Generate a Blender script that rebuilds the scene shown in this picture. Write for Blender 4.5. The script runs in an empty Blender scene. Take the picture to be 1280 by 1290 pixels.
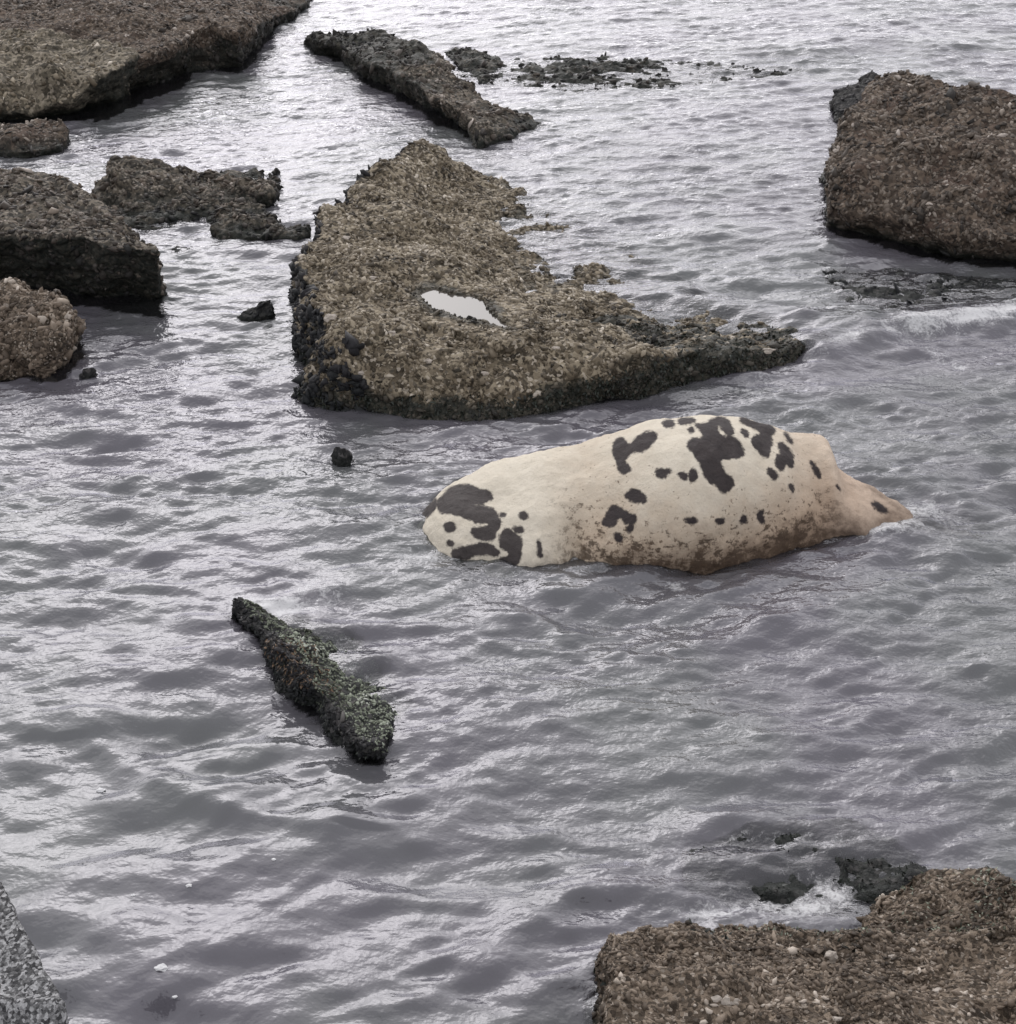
import bpy, bmesh, math, random
import numpy as np
from mathutils import Vector
from mathutils.bvhtree import BVHTree
from mathutils.geometry import delaunay_2d_cdt

random.seed(7)
RNG = np.random.default_rng(11)
C = bpy.context.scene.collection

# ------------------------------------------------------------------ camera
CAM_H, PITCH, F = 4.0, math.radians(30.0), 645.0 / math.tan(math.radians(18.0))
cam = bpy.data.objects.new('camera', bpy.data.cameras.new('camera'))
C.objects.link(cam)
cam.location = (0, 0, CAM_H)
cam.rotation_euler = (math.radians(60.0), 0, 0)
cam.data.sensor_fit = 'VERTICAL'
cam.data.angle = math.radians(36.0)
cam.data.clip_end = 2000
bpy.context.scene.camera = cam

# ------------------------------------------------------------------ world, sun, exposure
SUN_EL, SUN_AZ = math.radians(34.0), math.radians(-14.0)     # ahead of the camera, to the left
w = bpy.data.worlds.new('World')
bpy.context.scene.world = w
w.use_nodes = True
wn, wl = w.node_tree.nodes, w.node_tree.links
sky = wn.new('ShaderNodeTexSky')
sky.sky_type = 'NISHITA'
sky.sun_disc = False
sky.sun_elevation = SUN_EL
sky.sun_rotation = SUN_AZ
sky.air_density = 1.0
sky.dust_density = 4.0
sky.ozone_density = 1.0
hs = wn.new('ShaderNodeHueSaturation')
hs.inputs['Saturation'].default_value = 0.16
wl.new(sky.outputs[0], hs.inputs['Color'])
tintn = wn.new('ShaderNodeMix'); tintn.data_type = 'RGBA'; tintn.blend_type = 'MULTIPLY'
tintn.inputs[0].default_value = 1.0
tintn.inputs[7].default_value = (1.0, 0.99, 1.015, 1)
wl.new(hs.outputs[0], tintn.inputs[6])
cloud = wn.new('ShaderNodeMix'); cloud.data_type = 'RGBA'      # an even grey overcast over most of the blue
cloud.inputs[0].default_value = 0.55
cloud.inputs[7].default_value = (6.9, 6.85, 7.05, 1)
wl.new(tintn.outputs[2], cloud.inputs[6])
wl.new(cloud.outputs[2], wn['Background'].inputs['Color'])
wn['Background'].inputs['Strength'].default_value = 0.15

sun = bpy.data.objects.new('sun', bpy.data.lights.new('sun', 'SUN'))
C.objects.link(sun)
sun.data.energy = 0.5
sun.data.angle = math.radians(90.0)
sun.data.color = (1.0, 0.96, 0.91)
sd = Vector((math.sin(SUN_AZ) * math.cos(SUN_EL), math.cos(SUN_AZ) * math.cos(SUN_EL), math.sin(SUN_EL)))
sun.rotation_euler = sd.to_track_quat('Z', 'Y').to_euler()
vs = bpy.context.scene.view_settings
vs.view_transform = 'Standard'
vs.look = 'None'
vs.exposure = 0.24
vs.gamma = 1.0
vs.use_curve_mapping = False

# ------------------------------------------------------------------ helpers
SP, CP = math.sin(PITCH), math.cos(PITCH)

def at(u, v, z=0.0):
    """the point at height z that lies along the sight line of photograph pixel (u, v)"""
    a, b = (u - 640.0) / F, (645.0 - v) / F
    dx, dy, dz = a, CP + b * SP, -SP + b * CP
    t = (z - CAM_H) / dz
    return np.array((dx * t, dy * t, z))

def proj(P):
    d = P - np.array((0, 0, CAM_H))
    fw = d[:, 1] * CP - d[:, 2] * SP
    up = d[:, 1] * SP + d[:, 2] * CP
    return 640 + F * d[:, 0] / fw, 645 - F * up / fw

_perm = np.random.default_rng(3).permutation(256)
_perm = np.concatenate([_perm, _perm, _perm])
_g = np.random.default_rng(4).normal(size=(256, 3))
_g /= np.linalg.norm(_g, axis=1)[:, None]

def noise(P):
    """gradient noise, about -0.7 .. 0.7"""
    I = np.floor(P).astype(np.int64)
    f = P - I
    I &= 255
    u = f * f * f * (f * (f * 6 - 15) + 10)
    out = 0
    for dx in (0, 1):
        for dy in (0, 1):
            for dz in (0, 1):
                h = _perm[_perm[_perm[(I[:, 0] + dx) & 255] + ((I[:, 1] + dy) & 255)] + ((I[:, 2] + dz) & 255)]
                g = _g[h]
                d = g[:, 0] * (f[:, 0] - dx) + g[:, 1] * (f[:, 1] - dy) + g[:, 2] * (f[:, 2] - dz)
                wx = u[:, 0] if dx else 1 - u[:, 0]
                wy = u[:, 1] if dy else 1 - u[:, 1]
                wz = u[:, 2] if dz else 1 - u[:, 2]
                out = out + d * wx * wy * wz
    return out

def fbm(P, octaves=4, gain=0.5):
    s, a, k = 0, 1.0, 1.0
    for i in range(octaves):
        s = s + a * noise(P * k + 17.3 * i)
        a *= gain
        k *= 2.03
    return s

def noise2(X, Y, z=0.0):
    return noise(np.stack([X, Y, np.full_like(X, z)], 1))

def fbm2(X, Y, z=0.0, o=3):
    return fbm(np.stack([X, Y, np.full_like(X, z)], 1), o)

def in_poly(X, Y, poly):
    ins = np.zeros(len(X), bool)
    n = len(poly)
    for i in range(n):
        x0, y0 = poly[i][:2]
        x1, y1 = poly[(i + 1) % n][:2]
        c = ((y0 > Y) != (y1 > Y))
        if y1 != y0:
            ins ^= c & (X < (x1 - x0) * (Y - y0) / (y1 - y0) + x0)
    return ins

def dist_line(X, Y, pts, closed=False):
    d = np.full(len(X), 1e9)
    n = len(pts)
    for i in range(n if closed else n - 1):
        ax, ay = pts[i][:2]
        bx, by = pts[(i + 1) % n][:2]
        vx, vy = bx - ax, by - ay
        L = vx * vx + vy * vy + 1e-12
        t = np.clip(((X - ax) * vx + (Y - ay) * vy) / L, 0, 1)
        d = np.minimum(d, np.hypot(X - ax - t * vx, Y - ay - t * vy))
    return d

def sdf_poly(X, Y, poly):
    """positive inside"""
    d = dist_line(X, Y, poly, True)
    return np.where(in_poly(X, Y, poly), d, -d)

def mesh_np(name, V, faces, mat=None, smooth=False, attrs=None):
    """faces: (n,k) int array"""
    V = np.asarray(V, np.float32)
    faces = np.asarray(faces, np.int32)
    me = bpy.data.meshes.new(name)
    k = faces.shape[1]
    me.vertices.add(len(V))
    me.vertices.foreach_set('co', V.ravel())
    me.loops.add(faces.size)
    me.loops.foreach_set('vertex_index', faces.ravel())
    me.polygons.add(len(faces))
    me.polygons.foreach_set('loop_start', np.arange(0, faces.size, k, dtype=np.int32))
    me.polygons.foreach_set('loop_total', np.full(len(faces), k, np.int32))
    me.polygons.foreach_set('use_smooth', np.full(len(faces), smooth, bool))
    me.update(calc_edges=True)
    for an, (dom, data) in (attrs or {}).items():
        a = me.attributes.new(an, 'FLOAT', dom)
        a.data.foreach_set('value', np.asarray(data, np.float32))
    if mat:
        me.materials.append(mat)
    return me

def link(name, me, parent=None):
    o = bpy.data.objects.new(name, me)
    C.objects.link(o)
    if parent is not None:
        o.parent = parent
    return o

def tag(o, label=None, cat=None, group=None, kind=None):
    if label: o['label'] = label
    if cat: o['category'] = cat
    if group: o['group'] = group
    if kind: o['kind'] = kind
    return o

def empty(name, loc=(0, 0, 0)):
    o = bpy.data.objects.new(name, None)
    o.empty_display_size = 0.1
    o.location = loc
    C.objects.link(o)
    return o

def verts_of(me):
    V = np.empty(len(me.vertices) * 3, np.float32)
    me.vertices.foreach_get('co', V)
    return V.reshape(-1, 3).astype(np.float64)

def normals_of(me):
    N = np.empty(len(me.vertices) * 3, np.float32)
    me.vertices.foreach_get('normal', N)
    return N.reshape(-1, 3).astype(np.float64)

# ------------------------------------------------------------------ material helpers
class MT:
    def __init__(s, name):
        s.m = bpy.data.materials.new(name)
        s.m.use_nodes = True
        s.n, s.l = s.m.node_tree.nodes, s.m.node_tree.links
        s.bsdf = s.n['Principled BSDF']
        s.out = s.n['Material Output']
        s.pos = s.n.new('ShaderNodeNewGeometry').outputs['Position']
    def put(s, sock, v):
        if isinstance(v, bpy.types.NodeSocket):
            s.l.new(v, sock)
        elif isinstance(v, (tuple, list)) and len(v) == 3 and sock.type == 'RGBA':
            sock.default_value = (*v, 1)
        else:
            sock.default_value = v
    def attr(s, name):
        a = s.n.new('ShaderNodeAttribute'); a.attribute_name = name
        return a.outputs['Fac']
    def math(s, op, a, b=0.0, clamp=False):
        q = s.n.new('ShaderNodeMath'); q.operation = op; q.use_clamp = clamp
        s.put(q.inputs[0], a); s.put(q.inputs[1], b)
        return q.outputs[0]
    def mix(s, f, a, b):
        q = s.n.new('ShaderNodeMix'); q.data_type = 'RGBA'
        s.put(q.inputs[0], f); s.put(q.inputs[6], a); s.put(q.inputs[7], b)
        return q.outputs[2]
    def ramp(s, f, stops, interp='LINEAR'):
        q = s.n.new('ShaderNodeValToRGB'); q.color_ramp.interpolation = interp
        e = q.color_ramp.elements
        while len(e) < len(stops): e.new(0.5)
        for el, (p, c) in zip(e, stops):
            el.position = p
            el.color = (*c, 1) if isinstance(c, tuple) else (c, c, c, 1)
        s.put(q.inputs[0], f)
        return q.outputs[0]
    def step(s, f, lo, hi):
        q = s.n.new('ShaderNodeMapRange'); q.interpolation_type = 'SMOOTHSTEP'
        s.put(q.inputs[0], f); q.inputs[1].default_value = lo; q.inputs[2].default_value = hi
        return q.outputs[0]
    def scaled(s, sc, vec=None):
        q = s.n.new('ShaderNodeVectorMath'); q.operation = 'MULTIPLY'
        s.put(q.inputs[0], vec or s.pos); q.inputs[1].default_value = sc
        return q.outputs[0]
    def noise(s, scale, detail=3, rough=0.55, vec=None, dist=0.0):
        q = s.n.new('ShaderNodeTexNoise')
        s.put(q.inputs['Vector'], vec or s.pos)
        q.inputs['Scale'].default_value = scale
        q.inputs['Detail'].default_value = detail
        q.inputs['Roughness'].default_value = rough
        q.inputs['Distortion'].default_value = dist
        return q.outputs['Fac']
    def voro(s, scale, feature='F1', out='Distance', vec=None):
        q = s.n.new('ShaderNodeTexVoronoi'); q.feature = feature
        s.put(q.inputs['Vector'], vec or s.pos)
        q.inputs['Scale'].default_value = scale
        return q.outputs[out]
    def bump(s, h, strength=0.5, dist=0.02, normal=None):
        q = s.n.new('ShaderNodeBump')
        q.inputs['Strength'].default_value = strength
        q.inputs['Distance'].default_value = dist
        s.put(q.inputs['Height'], h)
        if normal is not None: s.put(q.inputs['Normal'], normal)
        return q.outputs[0]
    def sepz(s):
        q = s.n.new('ShaderNodeSeparateXYZ'); s.put(q.inputs[0], s.pos)
        return q.outputs[2]

def rock_material(name, dark, mid, light, shell, weed=(0.012, 0.016, 0.013), zone=(0.02, 0.16), grain=26.0, rusty=None):
    """encrusted shore rock: shell grit in cells, brown to tan patches, black weed in the tidal zone"""
    t = MT(name)
    big = t.noise(2.2, 4, 0.6)
    cell = t.voro(grain, out='Color')
    sp = t.n.new('ShaderNodeSeparateColor'); t.put(sp.inputs[0], cell)
    c1 = t.math('ADD', t.math('MULTIPLY', sp.outputs[0], 0.6), t.math('MULTIPLY', big, 0.45))
    col = t.ramp(c1, [(0.18, dark), (0.5, mid), (0.82, light)])
    if rusty:
        col = t.mix(t.math('MULTIPLY', t.step(t.noise(3.1, 4, 0.6, vec=t.scaled((1, 1.3, 1.1))), 0.5, 0.66), 0.75), col, rusty)
    cell2 = t.voro(grain * 2.1, out='Color')
    sp2 = t.n.new('ShaderNodeSeparateColor'); t.put(sp2.inputs[0], cell2)
    col = t.mix(t.math('MULTIPLY', t.step(sp2.outputs[1], 0.80, 0.9), 0.7), col, shell)
    col = t.mix(t.math('MULTIPLY', t.step(sp2.outputs[2], 0.62, 0.8), 0.75), col, dark)
    zz = t.math('ADD', t.sepz(), t.math('MULTIPLY', t.math('SUBTRACT', t.noise(5.0, 4, 0.65), 0.5), 0.26))
    wet = t.math('SUBTRACT', 1.0, t.step(zz, zone[0], zone[1]))
    wet = t.math('MAXIMUM', wet, t.attr('mussel'))  # mask of mussels, plus shade painted on the far-left rock faces
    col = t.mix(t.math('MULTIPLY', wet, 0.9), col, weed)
    t.put(t.bsdf.inputs['Base Color'], col)
    t.put(t.bsdf.inputs['Roughness'], t.ramp(wet, [(0.0, 0.82), (1.0, 0.5)]))
    t.bsdf.inputs['Specular IOR Level'].default_value = 0.3
    h = t.math('ADD', t.math('MULTIPLY', t.voro(grain), -0.7), t.math('MULTIPLY', t.noise(grain * 2.4, 3, 0.7), 0.8))
    t.put(t.bsdf.inputs['Normal'], t.bump(h, 0.85, 0.022))
    return t.m

def chip_material(name, stops, zone=(0.02, 0.15)):
    t = MT(name)
    col = t.ramp(t.attr('tint'), stops)
    zz = t.math('ADD', t.sepz(), t.math('MULTIPLY', t.math('SUBTRACT', t.noise(5.0, 4, 0.65), 0.5), 0.26))
    wet = t.math('MAXIMUM', t.math('SUBTRACT', 1.0, t.step(zz, *zone)), t.attr('mussel'))
    col = t.mix(t.math('MULTIPLY', wet, 0.82), col, (0.012, 0.014, 0.015))
    t.put(t.bsdf.inputs['Base Color'], col)
    t.bsdf.inputs['Roughness'].default_value = 0.6
    t.bsdf.inputs['Specular IOR Level'].default_value = 0.3
    t.put(t.bsdf.inputs['Normal'], t.bump(t.noise(160, 2), 0.4, 0.004))
    return t.m

TAN = rock_material('tan_shell_rock', (0.040, 0.032, 0.022), (0.185, 0.150, 0.105), (0.33, 0.28, 0.205), (0.52, 0.46, 0.38), zone=(-0.06, 0.04))
BROWN = rock_material('brown_rock', (0.030, 0.022, 0.017), (0.100, 0.076, 0.058), (0.185, 0.142, 0.108), (0.30, 0.26, 0.22), rusty=(0.105, 0.072, 0.056), zone=(0.02, 0.15))
GREYTAN = rock_material('grey_tan_rock', (0.042, 0.036, 0.026), (0.155, 0.132, 0.098), (0.26, 0.225, 0.17), (0.36, 0.31, 0.25), grain=22)
WARM = rock_material('warm_brown_rock', (0.030, 0.022, 0.015), (0.135, 0.103, 0.076), (0.26, 0.205, 0.155), (0.44, 0.38, 0.32), zone=(-0.05, 0.06), grain=44)
REEF = rock_material('wet_reef_rock', (0.022, 0.020, 0.017), (0.090, 0.077, 0.060), (0.19, 0.16, 0.125), (0.32, 0.28, 0.235), zone=(0.0, 0.13))
DARK = rock_material('black_wet_rock', (0.010, 0.010, 0.011), (0.026, 0.026, 0.027), (0.055, 0.053, 0.05), (0.12, 0.11, 0.11), zone=(-0.05, 0.1))

CHIP_TAN = chip_material('shell_grit_tan', [(0.0, (0.03, 0.024, 0.016)), (0.3, (0.105, 0.083, 0.056)), (0.6, (0.24, 0.20, 0.145)), (0.86, (0.36, 0.31, 0.235)), (0.98, (0.58, 0.52, 0.44))], (-0.06, 0.04))
CHIP_BROWN = chip_material('shell_grit_brown', [(0.0, (0.02, 0.017, 0.015)), (0.4, (0.065, 0.052, 0.042)), (0.75, (0.135, 0.108, 0.086)), (0.93, (0.22, 0.18, 0.145)), (0.99, (0.40, 0.35, 0.31))], (0.01, 0.14))
CHIP_WARM = chip_material('shell_grit_warm', [(0.0, (0.024, 0.017, 0.011)), (0.3, (0.08, 0.06, 0.044)), (0.65, (0.175, 0.136, 0.103)), (0.9, (0.28, 0.225, 0.175)), (0.99, (0.48, 0.42, 0.36))], (-0.05, 0.06))
CHIP_DARK = chip_material('mussel_shells', [(0.0, (0.008, 0.008, 0.009)), (0.6, (0.024, 0.023, 0.026)), (0.9, (0.055, 0.05, 0.05)), (1.0, (0.16, 0.15, 0.14))])
CHIP_GREEN = chip_material('green_slime_shells', [(0.0, (0.04, 0.045, 0.03)), (0.5, (0.18, 0.20, 0.15)), (0.9, (0.32, 0.35, 0.28)), (1.0, (0.5, 0.52, 0.46))], (-0.3, -0.2))

def weed_material(name, a, b):
    t = MT(name)
    t.put(t.bsdf.inputs['Base Color'], t.mix(t.attr('tint'), a, b))
    t.bsdf.inputs['Roughness'].default_value = 0.5
    return t.m
WEED = weed_material('dark_seaweed', (0.008, 0.011, 0.009), (0.028, 0.036, 0.026))
ALGAE = weed_material('green_algae', (0.13, 0.15, 0.11), (0.34, 0.37, 0.29))
RUSTWEED = weed_material('rust_seaweed', (0.07, 0.04, 0.02), (0.20, 0.12, 0.065))

# ------------------------------------------------------------------ rocks
SOLIDS = []        # (verts, faces) of everything that stands in the water

def remeshed(name, V, faces, voxel):
    me = bpy.data.meshes.new(name)
    me.from_pydata([tuple(v) for v in V], [], faces)
    bm = bmesh.new(); bm.from_mesh(me)
    bmesh.ops.recalc_face_normals(bm, faces=bm.faces)
    bm.to_mesh(me); bm.free()
    o = bpy.data.objects.new(name, me); C.objects.link(o)
    md = o.modifiers.new('r', 'REMESH'); md.mode = 'VOXEL'; md.voxel_size = voxel
    dg = bpy.context.evaluated_depsgraph_get(); dg.update()
    out = bpy.data.meshes.new_from_object(o.evaluated_get(dg))
    bpy.data.objects.remove(o); bpy.data.meshes.remove(me)
    return out

def rock_mesh(name, rim, inner, voxel, mat, amp=1.0, seed=0.0, pools=(), mussel=None, round_=0.05, crust=0.02, zbase=-0.45):
    """rim: (u, v, z[, bu, bv]) - top edge and the waterline point under it"""
    top, wat = [], []
    for r in rim:
        p = at(r[0], r[1], r[2])
        top.append(p)
        wat.append(at(r[3], r[4], 0.0) if len(r) > 3 else np.array((p[0], p[1], min(0.0, r[2] - 0.05))))
    # densify
    T, W = [], []
    n = len(top)
    for i in range(n):
        a, b = top[i], top[(i + 1) % n]
        c, d = wat[i], wat[(i + 1) % n]
        k = max(1, int(np.hypot(*(b - a)[:2]) / 0.12))
        for j in range(k):
            s = j / k
            T.append(a * (1 - s) + b * s); W.append(c * (1 - s) + d * s)
    T, W = np.array(T), np.array(W)
    q = np.stack([T[:, 0] * 3 + seed, T[:, 1] * 3, T[:, 2]], 1)
    jit = np.stack([noise(q), noise(q + 31.7)], 1) * 0.11 * amp
    T[:, :2] += jit; W[:, :2] += jit * 0.8
    T[:, 2] += noise(q * 1.3 + 9) * 0.06 * amp
    ctrl = np.array(list(top) + [at(*p) for p in inner])
    # interior points
    x0, y0 = T[:, :2].min(0); x1, y1 = T[:, :2].max(0)
    gs = 0.11
    gx, gy = np.meshgrid(np.arange(x0, x1, gs), np.arange(y0, y1, gs))
    gx = gx.ravel() + RNG.uniform(-.02, .02, gx.size); gy = gy.ravel() + RNG.uniform(-.02, .02, gy.size)
    m = sdf_poly(gx, gy, T[:, :2]) > 0.06
    gx, gy = gx[m], gy[m]
    d2 = (gx[:, None] - ctrl[None, :, 0]) ** 2 + (gy[:, None] - ctrl[None, :, 1]) ** 2 + 0.004
    wt = d2 ** -1.6
    gz = (wt * ctrl[None, :, 2]).sum(1) / wt.sum(1)
    pts = [Vector((p[0], p[1])) for p in T] + [Vector((a, b)) for a, b in zip(gx, gy)]
    nT = len(T)
    co, _, fa, ov, _, _ = delaunay_2d_cdt(pts, [(i, (i + 1) % nT) for i in range(nT)], [list(range(nT))], 1, 1e-5)
    zsrc = np.concatenate([T[:, 2], gz])
    V, F_ = [], []
    for i, c in enumerate(co):
        zz = zsrc[ov[i][0]] if ov[i] else zsrc[:nT].mean()
        V.append((c[0], c[1], zz))
    idx = {}
    for i, o_ in enumerate(ov):
        for k in o_: idx[k] = i
    F_ = [list(f) for f in fa]
    cen = W[:, :2].mean(0)
    ringW, ringB = [], []
    for i in range(nT):
        wz = min(W[i, 2], T[i, 2] - 0.02)
        V.append((W[i, 0], W[i, 1], wz)); ringW.append(len(V) - 1)
    for i in range(nT):
        dirn = W[i, :2] - T[i, :2]
        L = np.hypot(*dirn)
        e = W[i, :2] + (dirn / L * min(L, 0.12) if L > 1e-6 else 0)
        V.append((e[0], e[1], zbase)); ringB.append(len(V) - 1)
    rt = [idx[i] for i in range(nT)]
    for i in range(nT):
        j = (i + 1) % nT
        F_.append([rt[i], ringW[i], ringW[j], rt[j]])
        F_.append([ringW[i], ringB[i], ringB[j], ringW[j]])
    # bottom from the ring: another triangulation
    co2, _, fa2, ov2, _, _ = delaunay_2d_cdt([Vector((V[k][0], V[k][1])) for k in ringB], [(i, (i + 1) % nT) for i in range(nT)], [], 1, 1e-5)
    base0 = len(V)
    mp = {}
    for i, c in enumerate(co2):
        if ov2[i]: mp[i] = ringB[ov2[i][0]]
        else:
            V.append((c[0], c[1], zbase)); mp[i] = len(V) - 1
    F_ += [[mp[k] for k in reversed(f)] for f in fa2 if len({mp[k] for k in f}) == 3]
    me = remeshed(name, V, F_, voxel)
    # soften, then roughen
    bm = bmesh.new(); bm.from_mesh(me)
    for _ in range(max(1, int(round_ / voxel))):
        bmesh.ops.smooth_vert(bm, verts=bm.verts, factor=0.5, use_axis_x=True, use_axis_y=True, use_axis_z=True)
    bm.to_mesh(me); bm.free()
    P, N = verts_of(me), normals_of(me)
    S = P + seed * 1.37
    d = amp * (0.075 * fbm(S * 2.1, 3) + 0.045 * fbm(S * 6.0, 3))
    Sq = S * np.array((0.75, 1.15, 1.25))
    cr = 1.1 * noise(Sq * 9.0 + 2) + noise(Sq * 17.0) + 0.5 * noise(S * 34.0 + 5) - 1.3 * np.clip(noise(Sq * 7 + 3) - 0.12, 0, 1)
    d = d + crust * cr
    P = P + N * d[:, None]
    for poly, zp in pools:
        pw = [at(a, b, zp)[:2] for a, b in poly]
        s = sdf_poly(P[:, 0], P[:, 1], pw) + 0.06 * noise(P * 6) + 0.012 * noise(P * 25)
        up = P[:, 2] > zp - 0.3
        P[:, 2] = np.where(up & (s > 0), np.minimum(P[:, 2], zp - 0.012 - np.minimum(s, 0.1) * 0.5), P[:, 2])
        P[:, 2] = np.where(up & (s <= 0) & (s > -0.22), np.maximum(P[:, 2], zp + 0.012), P[:, 2])
    me.vertices.foreach_set('co', P.astype(np.float32).ravel())
    me.update()
    mus = np.zeros(len(P))
    if mussel is not None:
        mus = np.clip(mussel(P, normals_of(me)), 0, 1)
    for poly, zp in pools:
        pw = [at(a, b, zp)[:2] for a, b in poly]
        mus = np.maximum(mus, 0.75 * np.clip((sdf_poly(P[:, 0], P[:, 1], pw) + 0.08 + 0.08 * noise(P * 8)) / .05, 0, 1) * (P[:, 2] > zp - .2))
    a = me.attributes.new('mussel', 'FLOAT', 'POINT')
    a.data.foreach_set('value', mus.astype(np.float32))
    me.polygons.foreach_set('use_smooth', np.ones(len(me.polygons), bool))
    me.materials.clear(); me.materials.append(mat)
    return me

_bm = bmesh.new()
bmesh.ops.create_icosphere(_bm, subdivisions=1, radius=1)
OCT = np.array([tuple(v.co) for v in _bm.verts])
OCTF = np.array([[v.index for v in f.verts] for f in _bm.faces])
_bm.free()
NV, NF = len(OCT), len(OCTF)

def tri_data(me):
    me.calc_loop_triangles()
    n = len(me.loop_triangles)
    T = np.empty(n * 3, np.int32); me.loop_triangles.foreach_get('vertices', T)
    return T.reshape(-1, 3)

def sample_surface(me, density, cond, seed):
    V, T = verts_of(me), tri_data(me)
    a, b, c = V[T[:, 0]], V[T[:, 1]], V[T[:, 2]]
    cr = np.cross(b - a, c - a)
    A = np.linalg.norm(cr, axis=1) / 2
    N = cr / np.maximum(np.linalg.norm(cr, axis=1), 1e-12)[:, None]
    cen = (a + b + c) / 3
    wgt = A * cond(cen, N)
    n = int(wgt.sum() * density)
    rng = np.random.default_rng(seed)
    if n < 1:
        return None
    k = rng.choice(len(T), n, p=wgt / wgt.sum())
    r1, r2 = np.sqrt(rng.random(n)), rng.random(n)
    P = a[k] * (1 - r1)[:, None] + b[k] * (r1 * (1 - r2))[:, None] + c[k] * (r1 * r2)[:, None]
    m = np.empty(len(V), np.float32); 
    if 'mussel' in me.attributes:
        me.attributes['mussel'].data.foreach_get('value', m)
    else: m[:] = 0
    return P, N[k], m[T[k, 0]], rng

def frames(N, rng, tilt):
    n = len(N)
    Z = N + rng.normal(size=(n, 3)) * tilt
    Z /= np.linalg.norm(Z, axis=1)[:, None]
    R = rng.normal(size=(n, 3))
    X = R - (R * Z).sum(1)[:, None] * Z
    X /= np.linalg.norm(X, axis=1)[:, None]
    return X, np.cross(Z, X), Z

def chips(name, me, mat, parent, density, size, cond, seed, tilt=0.45):
    r = sample_surface(me, density, cond, seed)
    if r is None: return
    P, N, mu, rng = r
    n = len(P)
    X, Y, Z = frames(N, rng, tilt)
    s = size * (1 + 0.6 * (rng.random(n) > 0.9)) * np.exp(np.clip(rng.normal(size=n), -1.5, 1.5) * 0.38)
    sx, sy, sz = s * rng.uniform(.7, 1.4, n), s * rng.uniform(.45, .9, n), s * rng.uniform(.25, .6, n)
    L = OCT[None] + rng.normal(size=(n, NV, 3)) * 0.25
    V = P[:, None] + L[:, :, :1] * (X * sx[:, None])[:, None] + L[:, :, 1:2] * (Y * sy[:, None])[:, None] + L[:, :, 2:] * (Z * sz[:, None])[:, None]
    Fs = (OCTF[None] + (np.arange(n) * NV)[:, None, None]).reshape(-1, 3)
    m2 = mesh_np(name, V.reshape(-1, 3), Fs, mat, True, {
        'tint': ('FACE', np.repeat(np.clip(0.49 + 0.62 * (rng.random(n) - .5) + 0.75 * noise(P * 8.0 + 1) + 0.6 * noise(P * 2.6), 0, 1), NF)), 'mussel': ('FACE', np.repeat(mu, NF))})
    return tag(link(name, m2, parent), kind='stuff')

def fronds(name, me, mat, parent, density, length, width, cond, seed, droop=0.6):
    """weed: bent three-quad ribbons growing from a surface"""
    r = sample_surface(me, density, cond, seed)
    if r is None: return
    P, N, mu, rng = r
    n = len(P)
    X, Y, Z = frames(N, rng, 0.5)
    L = length * rng.uniform(.5, 1.5, n)
    Wd = width * rng.uniform(.5, 1.4, n)
    side = rng.normal(size=(n, 3)) * 0.5
    rows = []
    p = P - Z * 0.01
    d = Z.copy()
    for k in range(4):
        wk = Wd * (1.0, 1.1, 0.8, 0.15)[k]
        rows.append(p - X * wk[:, None]); rows.append(p + X * wk[:, None])
        p = p + d * (L / 3)[:, None]
        d = d + side * 0.5 + np.array((0, 0, -droop))
        d /= np.linalg.norm(d, axis=1)[:, None]
    V = np.stack(rows, 1)
    q = np.array([(0, 1, 3, 2), (2, 3, 5, 4), (4, 5, 7, 6)])
    Fs = (q[None] + (np.arange(n) * 8)[:, None, None]).reshape(-1, 4)
    m2 = mesh_np(name, V.reshape(-1, 3), Fs, mat, True, {'tint': ('FACE', np.repeat(rng.random(n), 3))})
    return tag(link(name, m2, parent), kind='stuff')

def rock(name, label, cat, rim, inner, voxel, mat, chip=None, dens=700, csize=0.016, group=None, **kw):
    me = rock_mesh(name, rim, inner, voxel, mat, **kw)
    o = link(name, me)
    tag(o, label, cat, group, 'thing')
    SOLIDS.append(o)
    if chip:
        def cond(c, n):
            ok = (c[:, 2] > -0.04) & (n[:, 2] > -0.3)
            for poly, zp in kw.get('pools', ()):
                pw = [at(a, b, zp)[:2] for a, b in poly]
                ok &= sdf_poly(c[:, 0], c[:, 1], pw) < -0.0
            return ok.astype(float) * np.clip(0.62 + 1.5 * noise(c * 3.2 + 3) + 1.0 * noise(c * 9.0), 0.05, 1.3)
        chips('shell_crust', me, chip, o, dens, csize, cond, int(abs(rim[0][0]) + len(rim) * 13))
    return o

above = lambda lo, hi: (lambda c, n: ((c[:, 2] > lo) & (c[:, 2] < hi)).astype(float))

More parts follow.
